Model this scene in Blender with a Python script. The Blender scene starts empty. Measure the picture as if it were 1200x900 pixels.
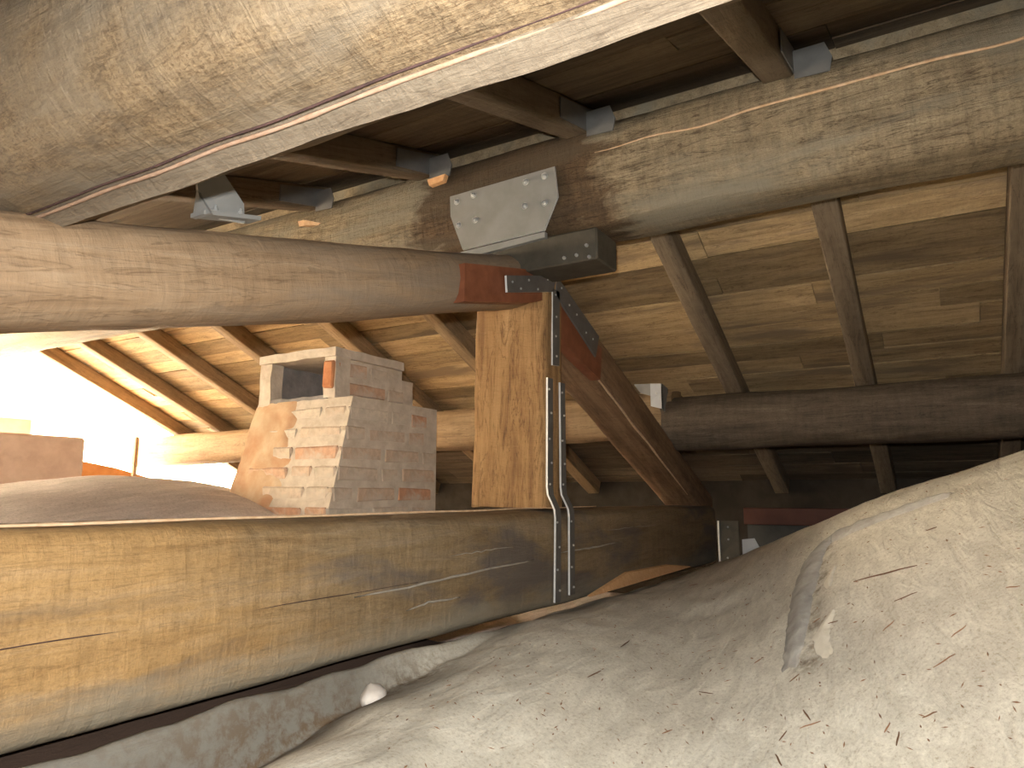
import bpy, bmesh, math, random
import numpy as np
from mathutils import Vector, Matrix, noise

C = bpy.context.collection
SC = bpy.context.scene
PI = math.pi
EYE = 1.2                     # eye height above the datum; all heights below are given from the eye

# ------------------------------------------------------------------ camera
cam = bpy.data.objects.new('camera', bpy.data.cameras.new('camera'))
C.objects.link(cam)
cam.data.sensor_width = 36.0
cam.data.lens = 842 / 1200 * 36
cam.data.clip_start = 0.02
cam.location = (0, 0, EYE)
HEAD, PITCH = math.radians(30.756), math.radians(8.777)
cam.rotation_euler = (PI / 2 + PITCH, 0, HEAD - PI / 2)
SC.camera = cam

# ------------------------------------------------------------------ sky, sun, flash, exposure
world = bpy.data.worlds.new('sky')
SC.world = world
world.use_nodes = True
bg = world.node_tree.nodes['Background']
bg.inputs[0].default_value = (1.0, 0.82, 0.58, 1)
bg.inputs[1].default_value = 12.0

def light(name, kind, loc, power, size, col, rot=None):
    l = bpy.data.lights.new(name, kind)
    l.energy = power
    l.color = col
    if kind == 'SUN':
        l.angle = size
    else:
        l.shadow_soft_size = size
    o = bpy.data.objects.new(name, l)
    C.objects.link(o)
    o.location = loc
    if rot: o.rotation_euler = rot
    return o

# the camera's own flash, a hand's breadth above the lens
fl = light('flash_lamp', 'SPOT', (-0.03, 0.02, EYE + 0.085), 62, 0.012, (0.985, 1.0, 0.985), (PI / 2 + PITCH - 0.05, 0, HEAD - PI / 2))
fl.data.spot_size = math.radians(140)
fl.data.spot_blend = 0.9

SC.view_settings.view_transform = 'Standard'
SC.view_settings.look = 'None'
SC.view_settings.exposure = 1.55
SC.view_settings.gamma = 1.0
SC.view_settings.use_curve_mapping = False
SC.cycles.max_bounces = 8
SC.cycles.diffuse_bounces = 5
SC.cycles.sample_clamp_indirect = 6.0

# ------------------------------------------------------------------ materials
def nodes_of(name):
    m = bpy.data.materials.new(name)
    m.use_nodes = True
    nt = m.node_tree
    return m, nt, nt.nodes, nt.links, nt.nodes['Principled BSDF']

def ramp(n, stops):
    r = n.new('ShaderNodeValToRGB')
    e = r.color_ramp.elements
    e[0].position, e[0].color = stops[0][0], (*stops[0][1], 1)
    e[1].position, e[1].color = stops[-1][0], (*stops[-1][1], 1)
    for p, c in stops[1:-1]:
        k = e.new(p); k.color = (*c, 1)
    return r

def mapped_noise(n, l, coord, scale3, scale, detail=8, rough=0.6, dist=0.0):
    mp = n.new('ShaderNodeMapping')
    mp.inputs['Scale'].default_value = scale3
    l.new(coord, mp.inputs['Vector'])
    t = n.new('ShaderNodeTexNoise')
    t.inputs['Scale'].default_value = scale
    t.inputs['Detail'].default_value = detail
    t.inputs['Roughness'].default_value = rough
    t.inputs['Distortion'].default_value = dist
    l.new(mp.outputs[0], t.inputs['Vector'])
    return t

def mix(n, l, a, b, fac, kind='MIX'):
    x = n.new('ShaderNodeMix'); x.data_type = 'RGBA'; x.blend_type = kind
    if isinstance(fac, (int, float)): x.inputs[0].default_value = fac
    else: l.new(fac, x.inputs[0])
    for s, v in ((6, a), (7, b)):
        if isinstance(v, tuple): x.inputs[s].default_value = (*v, 1)
        else: l.new(v, x.inputs[s])
    return x.outputs[2]

def wood(name, dark, mid, light_, blotch=None, blotch_at=(0.48, 0.62), blotch_scale=(0.8, 2.5, 2.5), hatch=0.3, grain=14,
         bump=0.5, rough=0.75, spec=0.25, vary=0.0, dist_mix=None, fine=0.0, stain=None, fissure=0.55, dust=None):
    m, nt, n, l, b = nodes_of(name)
    tc = n.new('ShaderNodeTexCoord')
    co = tc.outputs['Object']
    oi = n.new('ShaderNodeObjectInfo')
    # every object gets its own stretch of grain
    va = n.new('ShaderNodeVectorMath'); va.operation = 'MULTIPLY_ADD'
    va.inputs[1].default_value = (1, 1, 1)
    l.new(co, va.inputs[0])
    cx = n.new('ShaderNodeCombineXYZ')
    mu = n.new('ShaderNodeMath'); mu.operation = 'MULTIPLY'; mu.inputs[1].default_value = 37.0
    l.new(oi.outputs['Random'], mu.inputs[0]); l.new(mu.outputs[0], cx.inputs[0]); l.new(mu.outputs[0], cx.inputs[1])
    l.new(cx.outputs[0], va.inputs[2])
    co2 = va.outputs[0]
    g = mapped_noise(n, l, co2, (1.0, 9.0, 9.0), grain / 4, 10, 0.68, 0.6)
    r = ramp(n, [(0.30, dark), (0.5, mid), (0.72, light_)])
    l.new(g.outputs[0], r.inputs[0])
    col = r.outputs[0]
    h = mapped_noise(n, l, co2, (9.0, 2.2, 2.2), 4.0, 6, 0.65, 0.3)          # tool marks across the grain
    hr = ramp(n, [(0.35, (0.62, 0.60, 0.58)), (0.6, (1.12, 1.1, 1.06))])
    l.new(h.outputs[0], hr.inputs[0])
    col = mix(n, l, col, hr.outputs[0], hatch, 'MULTIPLY')
    if fine:
        f = mapped_noise(n, l, co2, (2.5, 5.0, 5.0), 42.0, 6, 0.75, 0.8)
        fr = ramp(n, [(0.38, (0.50, 0.42, 0.36)), (0.52, (1, 1, 1)), (0.68, (1.25, 1.22, 1.15))])
        l.new(f.outputs[0], fr.inputs[0])
        col = mix(n, l, col, fr.outputs[0], fine, 'MULTIPLY')
    fi = mapped_noise(n, l, co2, (0.9, 9.0, 9.0), 3.2, 4, 0.6, 1.2)
    fir = ramp(n, [(0.468, (1, 1, 1)), (0.492, (0.42, 0.38, 0.36)), (0.516, (1, 1, 1))])
    l.new(fi.outputs[0], fir.inputs[0])
    col = mix(n, l, col, fir.outputs[0], fissure, 'MULTIPLY')
    if blotch:
        bn = mapped_noise(n, l, co2, blotch_scale, 1.6, 5, 0.6, 0.4)
        br = ramp(n, [(blotch_at[0], (0, 0, 0)), (blotch_at[1], (1, 1, 1))])
        l.new(bn.outputs[0], br.inputs[0])
        bw = mix(n, l, blotch, r.outputs[0], 0.25)
        col = mix(n, l, col, bw, br.outputs[0])
    if dist_mix:                                                             # another tint from some way along the timber
        (x0, x1, shear, tint) = dist_mix
        sp = n.new('ShaderNodeSeparateXYZ'); l.new(co, sp.inputs[0])
        a1 = n.new('ShaderNodeMath'); a1.operation = 'MULTIPLY_ADD'; a1.inputs[1].default_value = shear
        l.new(sp.outputs[2], a1.inputs[0]); l.new(sp.outputs[0], a1.inputs[2])
        wn = mapped_noise(n, l, co, (2.0, 5.0, 5.0), 1.8, 4, 0.6, 0.5)
        a2 = n.new('ShaderNodeMath'); a2.operation = 'MULTIPLY_ADD'; a2.inputs[1].default_value = 0.9
        l.new(wn.outputs[0], a2.inputs[0]); l.new(a1.outputs[0], a2.inputs[2])
        mr = n.new('ShaderNodeMapRange')
        mr.inputs[1].default_value = x0; mr.inputs[2].default_value = x1
        l.new(a2.outputs[0], mr.inputs[0])
        tw = mix(n, l, col, tint, 1.0, 'MULTIPLY')
        col = mix(n, l, col, tw, mr.outputs[0])
    if dust:                                                                 # mortar dust along the lower edge
        (z0, z1, tint) = dust
        sp = n.new('ShaderNodeSeparateXYZ'); l.new(co, sp.inputs[0])
        wn = mapped_noise(n, l, co, (1.5, 5.0, 5.0), 2.2, 6, 0.65, 0.4)
        d3 = n.new('ShaderNodeMath'); d3.operation = 'MULTIPLY_ADD'; d3.inputs[1].default_value = 0.16
        l.new(wn.outputs[0], d3.inputs[0]); l.new(sp.outputs[2], d3.inputs[2])
        mr = n.new('ShaderNodeMapRange')
        mr.inputs[1].default_value = z0; mr.inputs[2].default_value = z1; mr.inputs[3].default_value = 0.0; mr.inputs[4].default_value = 0.8
        l.new(d3.outputs[0], mr.inputs[0])
        col = mix(n, l, col, tint, mr.outputs[0])
    if stain:                                                                # a wet-dark stain round one spot of the timber
        (xc, hw, tint) = stain
        sp = n.new('ShaderNodeSeparateXYZ'); l.new(co, sp.inputs[0])
        d1 = n.new('ShaderNodeMath'); d1.operation = 'SUBTRACT'; d1.inputs[1].default_value = xc
        l.new(sp.outputs[0], d1.inputs[0])
        d2 = n.new('ShaderNodeMath'); d2.operation = 'ABSOLUTE'; l.new(d1.outputs[0], d2.inputs[0])
        wn = mapped_noise(n, l, co, (3.0, 7.0, 7.0), 1.5, 5, 0.65, 0.5)
        d3 = n.new('ShaderNodeMath'); d3.operation = 'MULTIPLY_ADD'; d3.inputs[1].default_value = 0.7
        l.new(wn.outputs[0], d3.inputs[0]); l.new(d2.outputs[0], d3.inputs[2])
        mr = n.new('ShaderNodeMapRange')
        mr.inputs[1].default_value = hw + 0.35 + 0.06; mr.inputs[2].default_value = hw + 0.35 - 0.06
        l.new(d3.outputs[0], mr.inputs[0])
        col = mix(n, l, col, mix(n, l, col, tint, 1.0, 'MULTIPLY'), mr.outputs[0])
    if vary:
        vr = n.new('ShaderNodeMapRange')
        vr.inputs[3].default_value = 1 - vary; vr.inputs[4].default_value = 1 + vary
        l.new(oi.outputs['Random'], vr.inputs[0])
        hs = n.new('ShaderNodeHueSaturation')
        l.new(vr.outputs[0], hs.inputs['Value']); l.new(col, hs.inputs['Color'])
        col = hs.outputs[0]
    l.new(col, b.inputs['Base Color'])
    b.inputs['Roughness'].default_value = rough
    b.inputs['Specular IOR Level'].default_value = spec
    ad = n.new('ShaderNodeMath'); ad.operation = 'MULTIPLY_ADD'; ad.inputs[1].default_value = 0.7
    l.new(h.outputs[0], ad.inputs[0]); l.new(g.outputs[0], ad.inputs[2])
    bp = n.new('ShaderNodeBump'); bp.inputs['Strength'].default_value = bump; bp.inputs['Distance'].default_value = 0.012
    l.new(ad.outputs[0], bp.inputs['Height']); l.new(bp.outputs[0], b.inputs['Normal'])
    return m

def plain(name, a, b_, scale=20, rough=0.6, metal=0.0, bump=0.2, spec=0.3, vary=0.0, detail=6):
    m, nt, n, l, b = nodes_of(name)
    tc = n.new('ShaderNodeTexCoord')
    t = mapped_noise(n, l, tc.outputs['Object'], (1, 1, 1), scale, detail, 0.62, 0.2)
    r = ramp(n, [(0.35, a), (0.66, b_)])
    l.new(t.outputs[0], r.inputs[0])
    col = r.outputs[0]
    if vary:
        oi = n.new('ShaderNodeObjectInfo')
        vr = n.new('ShaderNodeMapRange')
        vr.inputs[3].default_value = 1 - vary; vr.inputs[4].default_value = 1 + vary
        l.new(oi.outputs['Random'], vr.inputs[0])
        hs = n.new('ShaderNodeHueSaturation')
        l.new(vr.outputs[0], hs.inputs['Value']); l.new(col, hs.inputs['Color'])
        col = hs.outputs[0]
    l.new(col, b.inputs['Base Color'])
    b.inputs['Roughness'].default_value = rough
    b.inputs['Metallic'].default_value = metal
    b.inputs['Specular IOR Level'].default_value = spec
    bp = n.new('ShaderNodeBump'); bp.inputs['Strength'].default_value = bump; bp.inputs['Distance'].default_value = 0.006
    l.new(t.outputs[0], bp.inputs['Height']); l.new(bp.outputs[0], b.inputs['Normal'])
    return m

def brick_mat(name):
    m, nt, n, l, b = nodes_of(name)
    tc = n.new('ShaderNodeTexCoord'); oi = n.new('ShaderNodeObjectInfo')
    base = ramp(n, [(0.0, (0.60, 0.48, 0.36)), (0.30, (0.60, 0.42, 0.29)), (0.5, (0.60, 0.32, 0.19)), (0.7, (0.62, 0.48, 0.35)), (1.0, (0.64, 0.55, 0.43))])
    l.new(oi.outputs['Random'], base.inputs[0])
    t = mapped_noise(n, l, tc.outputs['Object'], (1, 1, 1), 26, 7, 0.65, 0.4)
    smear = mapped_noise(n, l, tc.outputs['Object'], (1, 1, 1), 7, 5, 0.6, 0.5)
    sr = ramp(n, [(0.47, (0, 0, 0)), (0.60, (1, 1, 1))])
    l.new(smear.outputs[0], sr.inputs[0])
    tr = ramp(n, [(0.3, (0.7, 0.7, 0.7)), (0.7, (1.15, 1.15, 1.15))])
    l.new(t.outputs[0], tr.inputs[0])
    col = mix(n, l, base.outputs[0], tr.outputs[0], 0.8, 'MULTIPLY')
    sf = n.new('ShaderNodeMath'); sf.operation = 'MULTIPLY'; sf.inputs[1].default_value = 0.75
    l.new(sr.outputs[0], sf.inputs[0])
    col = mix(n, l, col, (0.62, 0.54, 0.43), sf.outputs[0])
    l.new(col, b.inputs['Base Color'])
    b.inputs['Roughness'].default_value = 0.9
    b.inputs['Specular IOR Level'].default_value = 0.1
    bp = n.new('ShaderNodeBump'); bp.inputs['Strength'].default_value = 0.6; bp.inputs['Distance'].default_value = 0.008
    l.new(t.outputs[0], bp.inputs['Height']); l.new(bp.outputs[0], b.inputs['Normal'])
    return m

def vault_mat(name, lo, mid, hi, debris):
    m, nt, n, l, b = nodes_of(name)
    tc = n.new('ShaderNodeTexCoord'); co = tc.outputs['Object']
    big = mapped_noise(n, l, co, (1, 1, 1), 1.3, 5, 0.6, 0.5)
    r = ramp(n, [(0.35, lo), (0.5, mid), (0.66, hi)])
    l.new(big.outputs[0], r.inputs[0])
    sand = mapped_noise(n, l, co, (1, 1, 1), 110, 9, 0.8, 0.0)
    s2 = ramp(n, [(0.36, (0.58, 0.52, 0.44)), (0.47, (0.95, 0.94, 0.92)), (0.55, (1.02, 1.02, 1.0)), (0.66, (1.22, 1.22, 1.2))])
    l.new(sand.outputs[0], s2.inputs[0])
    col = mix(n, l, r.outputs[0], s2.outputs[0], 0.8, 'MULTIPLY')
    brush = mapped_noise(n, l, co, (2.0, 9.0, 9.0), 2.2, 5, 0.6, 0.8)        # trowel sweeps
    b2 = ramp(n, [(0.40, (0.86, 0.85, 0.83)), (0.6, (1.06, 1.06, 1.05))])
    l.new(brush.outputs[0], b2.inputs[0])
    col = mix(n, l, col, b2.outputs[0], 0.8, 'MULTIPLY')
    if debris:
        at = n.new('ShaderNodeAttribute'); at.attribute_name = 'dirt_and_shade'
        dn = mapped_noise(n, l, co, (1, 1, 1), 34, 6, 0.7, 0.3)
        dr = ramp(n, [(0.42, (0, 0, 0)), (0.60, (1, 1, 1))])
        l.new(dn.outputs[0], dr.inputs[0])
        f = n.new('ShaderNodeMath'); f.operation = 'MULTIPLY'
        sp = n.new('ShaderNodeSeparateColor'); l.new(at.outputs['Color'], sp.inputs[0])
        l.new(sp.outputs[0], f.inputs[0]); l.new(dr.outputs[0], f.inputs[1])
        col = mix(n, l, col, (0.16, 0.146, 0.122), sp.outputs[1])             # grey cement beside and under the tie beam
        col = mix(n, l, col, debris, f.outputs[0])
        col = mix(n, l, col, (0.045, 0.028, 0.02), sp.outputs[2])            # gap shade under the beam painted in, as a dark brown fill
    l.new(col, b.inputs['Base Color'])
    b.inputs['Roughness'].default_value = 0.92
    b.inputs['Specular IOR Level'].default_value = 0.1
    ad = n.new('ShaderNodeMath'); ad.operation = 'MULTIPLY_ADD'; ad.inputs[1].default_value = 0.25
    l.new(sand.outputs[0], ad.inputs[0]); l.new(brush.outputs[0], ad.inputs[2])
    bp = n.new('ShaderNodeBump'); bp.inputs['Strength'].default_value = 0.45; bp.inputs['Distance'].default_value = 0.02
    l.new(ad.outputs[0], bp.inputs['Height']); l.new(bp.outputs[0], b.inputs['Normal'])
    return m

M = {}
M['purlin_near'] = wood('hewn_tan_wood', (0.125, 0.086, 0.049), (0.179, 0.125, 0.071), (0.217, 0.160, 0.099), blotch=(0.158, 0.130, 0.095), hatch=0.6, grain=8, bump=0.9, fine=0.85)
M['soffit'] = wood('pale_soffit_wood', (0.120, 0.091, 0.063), (0.165, 0.128, 0.089), (0.195, 0.157, 0.112), hatch=0.2, grain=10, bump=0.6, fine=0.3)
M['tie'] = wood('golden_tie_wood', (0.24, 0.135, 0.05), (0.33, 0.20, 0.082), (0.385, 0.255, 0.13), blotch=(0.125, 0.093, 0.066), blotch_at=(0.50, 0.62), blotch_scale=(1.0, 3.2, 3.2), hatch=0.35, grain=8, bump=0.7, fine=0.35, fissure=0.35,
                dist_mix=(2.95, 3.45, 0.3, (0.70, 0.80, 1.05)), dust=(0.0, -0.07, (0.26, 0.225, 0.165)))
M['post'] = wood('brown_post_wood', (0.171, 0.087, 0.034), (0.304, 0.170, 0.069), (0.402, 0.239, 0.103), hatch=0.15, grain=9, bump=1.0, fissure=0.8)
M['rafter_main'] = wood('principal_wood', (0.193, 0.119, 0.065), (0.293, 0.193, 0.112), (0.354, 0.254, 0.162), blotch=(0.216, 0.162, 0.115), hatch=0.3, grain=9, bump=0.5)
M['rafter_dark'] = wood('dark_principal_wood', (0.13, 0.075, 0.04), (0.22, 0.13, 0.07), (0.30, 0.19, 0.105), hatch=0.3, grain=9, bump=0.5)
M['ridge_main'] = wood('great_ridge_wood', (0.160, 0.121, 0.073), (0.266, 0.207, 0.128), (0.351, 0.287, 0.186), blotch=(0.192, 0.172, 0.128), hatch=0.6, grain=8, bump=1.0, fine=0.6, fissure=0.9, stain=(1.7 + 1.36, 0.42, (0.383, 0.310, 0.256)))
M['ridge'] = wood('ridge_wood', (0.200, 0.149, 0.088), (0.338, 0.257, 0.155), (0.450, 0.351, 0.223), blotch=(0.237, 0.209, 0.149), hatch=0.5, grain=8, bump=0.8, fine=0.35)
M['purlin'] = wood('dark_purlin_wood', (0.062, 0.045, 0.030), (0.112, 0.084, 0.058), (0.168, 0.130, 0.090), hatch=0.4, grain=8, bump=0.6, fine=0.4)
M['purlin_pale'] = wood('pale_purlin_wood', (0.192, 0.120, 0.060), (0.288, 0.192, 0.104), (0.344, 0.240, 0.136), hatch=0.2, grain=8, bump=0.5)
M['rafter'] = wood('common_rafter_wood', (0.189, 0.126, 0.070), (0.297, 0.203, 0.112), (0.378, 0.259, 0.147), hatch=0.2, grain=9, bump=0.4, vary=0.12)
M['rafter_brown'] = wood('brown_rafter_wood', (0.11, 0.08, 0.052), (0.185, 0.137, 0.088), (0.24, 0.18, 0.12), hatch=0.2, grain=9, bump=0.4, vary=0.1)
M['rafter_shaded'] = wood('shaded_rafter_wood', (0.085, 0.062, 0.04), (0.14, 0.104, 0.067), (0.185, 0.14, 0.092), hatch=0.2, grain=9, bump=0.4, vary=0.1)  # rafter wood darkened to paint in the shade of the near slope
M['plank'] = wood('roof_plank_wood', (0.24, 0.16, 0.08), (0.41, 0.285, 0.145), (0.52, 0.375, 0.21), blotch=(0.17, 0.12, 0.075), blotch_at=(0.52, 0.66), blotch_scale=(0.9, 5, 5), hatch=0.15, grain=8, bump=0.5, vary=0.4, fine=0.3, fissure=0.7)
M['plank_shaded'] = wood('shaded_plank_wood', (0.07, 0.052, 0.035), (0.125, 0.093, 0.06), (0.17, 0.13, 0.085), blotch=(0.06, 0.045, 0.03), blotch_at=(0.52, 0.66), blotch_scale=(0.9, 5, 5), hatch=0.15, grain=8, bump=0.5, vary=0.35, fine=0.3, fissure=0.6)  # darker plank copy, shade of near slope and eave put into the colour
M['stain'] = plain('red_brown_stain', (0.17, 0.055, 0.025), (0.24, 0.085, 0.04), 14, 0.55, 0, 0.2)
M['split'] = plain('fresh_split_wood', (0.46, 0.29, 0.16), (0.60, 0.42, 0.27), 40, 0.8)
M['torn'] = plain('torn_wood', (0.27, 0.165, 0.105), (0.35, 0.235, 0.165), 40, 0.85, 0, 0.4, 0.1)
M['chip'] = plain('fresh_wood_chip', (0.62, 0.33, 0.14), (0.72, 0.43, 0.22), 60, 0.8)
M['scratch'] = plain('dusty_split_wood', (0.27, 0.235, 0.19), (0.36, 0.32, 0.265), 40, 0.9)
M['crack'] = plain('dark_crack', (0.035, 0.018, 0.015), (0.07, 0.035, 0.03), 40, 0.9)
M['steel'] = plain('galvanised_steel', (0.240, 0.232, 0.212), (0.296, 0.284, 0.264), 9, 0.6, 0.3, 0.08, 0.4)
M['steel_dark'] = plain('dark_plate_steel', (0.062, 0.052, 0.037), (0.104, 0.088, 0.064), 12, 0.6, 0.3, 0.1, 0.4)
M['steel_dim'] = plain('dull_zinc_steel', (0.115, 0.112, 0.105), (0.155, 0.15, 0.14), 10, 0.65, 0.2, 0.08, 0.4)
M['strap'] = plain('strap_steel', (0.105, 0.092, 0.08), (0.145, 0.13, 0.115), 14, 0.6, 0.25, 0.1, 0.4)
M['edge'] = plain('lit_steel_edge', (0.62, 0.60, 0.56), (0.72, 0.70, 0.66), 30, 0.5, 0.2, 0.05, 0.5)  # steel edges painted bright, standing in for caught flash light
M['bolt'] = plain('zinc_bolt', (0.62, 0.61, 0.58), (0.74, 0.73, 0.70), 30, 0.32, 0.7, 0.05, 0.5)
M['mortar'] = plain('chimney_mortar', (0.520, 0.429, 0.325), (0.676, 0.585, 0.468), 16, 0.95, 0, 0.8, 0.1)
M['plaster'] = plain('warm_plaster', (0.520, 0.294, 0.160), (0.633, 0.479, 0.310), 7, 0.95, 0, 0.6, 0.1)
M['flue_grey'] = plain('dark_grey_mortar', (0.20, 0.18, 0.165), (0.29, 0.26, 0.24), 14, 0.95, 0, 0.5, 0.1)  # darker grey than the outer mortar, used inside the flue mouth
M['brick'] = brick_mat('old_brick')
M['brick_red'] = plain('bare_red_brick', (0.44, 0.17, 0.075), (0.58, 0.27, 0.13), 18, 0.9, 0, 0.6, 0.1)
M['red_paint'] = plain('red_primer_steel', (0.085, 0.028, 0.016), (0.115, 0.04, 0.024), 8, 0.6, 0, 0.1)
M['greyboard'] = plain('grey_board', (0.055, 0.052, 0.045), (0.08, 0.075, 0.066), 8, 0.8)
M['white_metal'] = plain('pale_zinc_sheet', (0.52, 0.52, 0.52), (0.60, 0.60, 0.60), 8, 0.5, 0.1, 0.05)
M['masonry'] = plain('grey_masonry', (0.537, 0.427, 0.378), (0.659, 0.549, 0.488), 8, 0.95, 0, 0.5, 0.1)
M['terracotta'] = plain('terracotta', (0.55, 0.25, 0.09), (0.66, 0.34, 0.14), 10, 0.9, 0, 0.4, 0.1)
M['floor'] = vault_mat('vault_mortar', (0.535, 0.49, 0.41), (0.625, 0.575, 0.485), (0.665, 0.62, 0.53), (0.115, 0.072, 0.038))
M['hump'] = vault_mat('far_vault_mortar', (0.68, 0.58, 0.53), (0.74, 0.65, 0.59), (0.78, 0.69, 0.63), None)
M['ridge_mortar'] = plain('grey_mortar_bead', (0.31, 0.285, 0.25), (0.42, 0.39, 0.345), 22, 0.95, 0, 0.8, 0.1)
M['twig'] = plain('brown_splinter', (0.15, 0.075, 0.04), (0.25, 0.14, 0.08), 30, 0.9, 0, 0.3, 0.1, vary=0.35)
M['patch'] = plain('pale_fresh_mortar', (0.60, 0.54, 0.43), (0.70, 0.64, 0.53), 22, 0.95, 0, 0.6, 0.1)
M['stone'] = plain('pale_stone', (0.52, 0.46, 0.40), (0.62, 0.56, 0.50), 14, 0.9, 0, 0.4, 0.1)
M['wall'] = plain('dark_masonry', (0.030, 0.024, 0.018), (0.055, 0.044, 0.033), 5, 0.95, 0, 0.5, 0.1)

# ------------------------------------------------------------------ helpers
def mesh_obj(name, verts, faces, mat, parent=None, smooth=False, matrix=None):
    me = bpy.data.meshes.new(name)
    me.from_pydata([tuple(v) for v in verts], [], faces)
    me.update()
    if mat: me.materials.append(mat)
    if smooth:
        for p in me.polygons: p.use_smooth = True
    return link(name, me, parent, matrix)

def link(name, me, parent=None, matrix=None):
    o = bpy.data.objects.new(name, me)
    C.objects.link(o)
    if matrix is not None: o.matrix_world = matrix
    if parent is not None: attach(o, parent)
    return o

def attach(o, parent):
    w = o.matrix_world.copy()
    o.parent = parent
    o.matrix_parent_inverse = parent.matrix_world.inverted()
    o.matrix_world = w

def tag(o, label, cat, group=None):
    o['label'] = label; o['category'] = cat
    if group: o['group'] = group
    return o

def structure(o, label=None, cat=None):
    o['kind'] = 'structure'
    if label: o['label'] = label
    if cat: o['category'] = cat
    return o

def empty(name, loc, label, cat, group=None):
    o = bpy.data.objects.new(name, None)
    C.objects.link(o)
    o.empty_display_size = 0.05
    o.matrix_world = Matrix.Translation((loc[0], loc[1], loc[2] + EYE))
    return tag(o, label, cat, group)

def W(x, y, z): return Vector((x, y, z + EYE))

def frame(p0, p1, up=(0, 0, 1)):
    x = (p1 - p0).normalized()
    u = Vector(up)
    y = u.cross(x).normalized()
    z = x.cross(y)
    m = Matrix((x, y, z)).transposed().to_4x4()
    m.translation = p0
    return m

def section_superellipse(w, h, n=3.0, k=28):
    out = []
    for i in range(k):
        a = 2 * PI * i / k
        c, s = math.cos(a), math.sin(a)
        out.append((math.copysign(abs(c) ** (2 / n), c) * w / 2, math.copysign(abs(s) ** (2 / n), s) * h / 2))
    return out

def loft(name, p0, p1, section, mat, parent=None, scale=None, bend=None, wobble=0.006, seg=40, seed=0, fq=2.2, ends=0.0, up=(0, 0, 1), smooth=True):
    """A timber from p0 to p1: the section swept along, swelling and bending a little as hewn logs do."""
    m = frame(p0, p1, up)
    L = (p1 - p0).length
    k = len(section)
    vs, fs = [], []
    sv = Vector((seed * 13.7, seed * 5.1, seed * 9.3))
    for i in range(seg + 1):
        t = i / seg
        x = t * L
        sy, sz = scale(t) if scale else (1, 1)
        by, bz = bend(t) if bend else (0, 0)
        for (a, b) in section:
            r = math.hypot(a, b) or 1e-6
            q = Vector((x * fq, a / r * 1.3, b / r * 1.3)) + sv
            d = noise.noise(q) * wobble + noise.noise(q * 3.1) * wobble * 0.45 + noise.noise(q * 8.0) * wobble * 0.15
            f = 1 + d / r
            xe = x
            if ends and i in (0, seg):
                xe = x + noise.noise(Vector((a * 20, b * 20, i)) + sv) * ends
            vs.append((xe, a * sy * f + by, b * sz * f + bz))
    for i in range(seg):
        for j in range(k):
            a, b = i * k + j, i * k + (j + 1) % k
            fs.append((a, b, b + k, a + k))
    fs.append(tuple(range(k - 1, -1, -1)))
    fs.append(tuple(range(seg * k, seg * k + k)))
    o = mesh_obj(name, vs, fs, mat, parent, smooth, m)
    if smooth:
        me = o.data
        me.polygons[len(fs) - 1].use_smooth = False
        me.polygons[len(fs) - 2].use_smooth = False
        me.set_sharp_from_angle(angle=math.radians(38))
    return o

def box(name, lo, hi, mat, parent=None, bevel=0.0):
    """Axis-aligned block given by two corners, heights from the eye."""
    c = (Vector(lo) + Vector(hi)) / 2
    s = Vector(hi) - Vector(lo)
    bm = bmesh.new()
    bmesh.ops.create_cube(bm, size=1)
    bmesh.ops.scale(bm, vec=s, verts=bm.verts)
    if bevel: bmesh.ops.bevel(bm, geom=bm.edges[:], offset=bevel, segments=1, affect='EDGES')
    me = bpy.data.meshes.new(name)
    bm.to_mesh(me); bm.free()
    me.materials.append(mat)
    return link(name, me, parent, Matrix.Translation((c.x, c.y, c.z + EYE)))

def plate(name, pts, thick, mat, parent=None, edge_mat=None, bevel=0.0015):
    """A sheet cut to the outline pts (3D, planar, heights from the eye), extruded by the vector thick."""
    P = [W(*p) for p in pts]
    o0 = sum(P, Vector()) / len(P)
    t = Vector(thick)
    vs = [p - o0 for p in P] + [p - o0 + t for p in P]
    k = len(P)
    bm = bmesh.new()
    bv = [bm.verts.new(v) for v in vs]
    bm.faces.new(bv[:k]); bm.faces.new(bv[k:][::-1])
    for i in range(k):
        f = bm.faces.new((bv[i], bv[k + i], bv[k + (i + 1) % k], bv[(i + 1) % k]))
        if edge_mat: f.material_index = 1
    bmesh.ops.recalc_face_normals(bm, faces=bm.faces[:])
    me = bpy.data.meshes.new(name)
    bm.to_mesh(me); bm.free()
    me.materials.append(mat)
    if edge_mat: me.materials.append(edge_mat)
    return link(name, me, parent, Matrix.Translation(o0))

_bolt = {}
def bolt_mesh(r, h, hexa):
    key = (r, h, hexa)
    if key not in _bolt:
        bm = bmesh.new()
        bmesh.ops.create_cone(bm, cap_ends=True, segments=6 if hexa else 10, radius1=r, radius2=r * 0.85, depth=h)
        if hexa:
            w = bmesh.ops.create_cone(bm, cap_ends=True, segments=12, radius1=r * 1.6, radius2=r * 1.55, depth=h * 0.3)
            bmesh.ops.translate(bm, vec=(0, 0, -h * 0.4), verts=w['verts'])
            w = bmesh.ops.create_cone(bm, cap_ends=True, segments=8, radius1=r * .5, radius2=r * 0.45, depth=h * 0.7)
            bmesh.ops.translate(bm, vec=(0, 0, h * 0.7), verts=w['verts'])
        me = bpy.data.meshes.new('bolt')
        bm.to_mesh(me); bm.free()
        me.materials.append(M['bolt'])
        _bolt[key] = me
    return _bolt[key]

def bolts(parent, pts, direction, r=0.006, h=0.006, hexa=False, name='bolt'):
    q = Vector(direction).to_track_quat('Z', 'Y').to_matrix().to_4x4()
    for p in pts:
        link(name, bolt_mesh(r, h, hexa), parent, Matrix.Translation(W(*p)) @ q)

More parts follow.
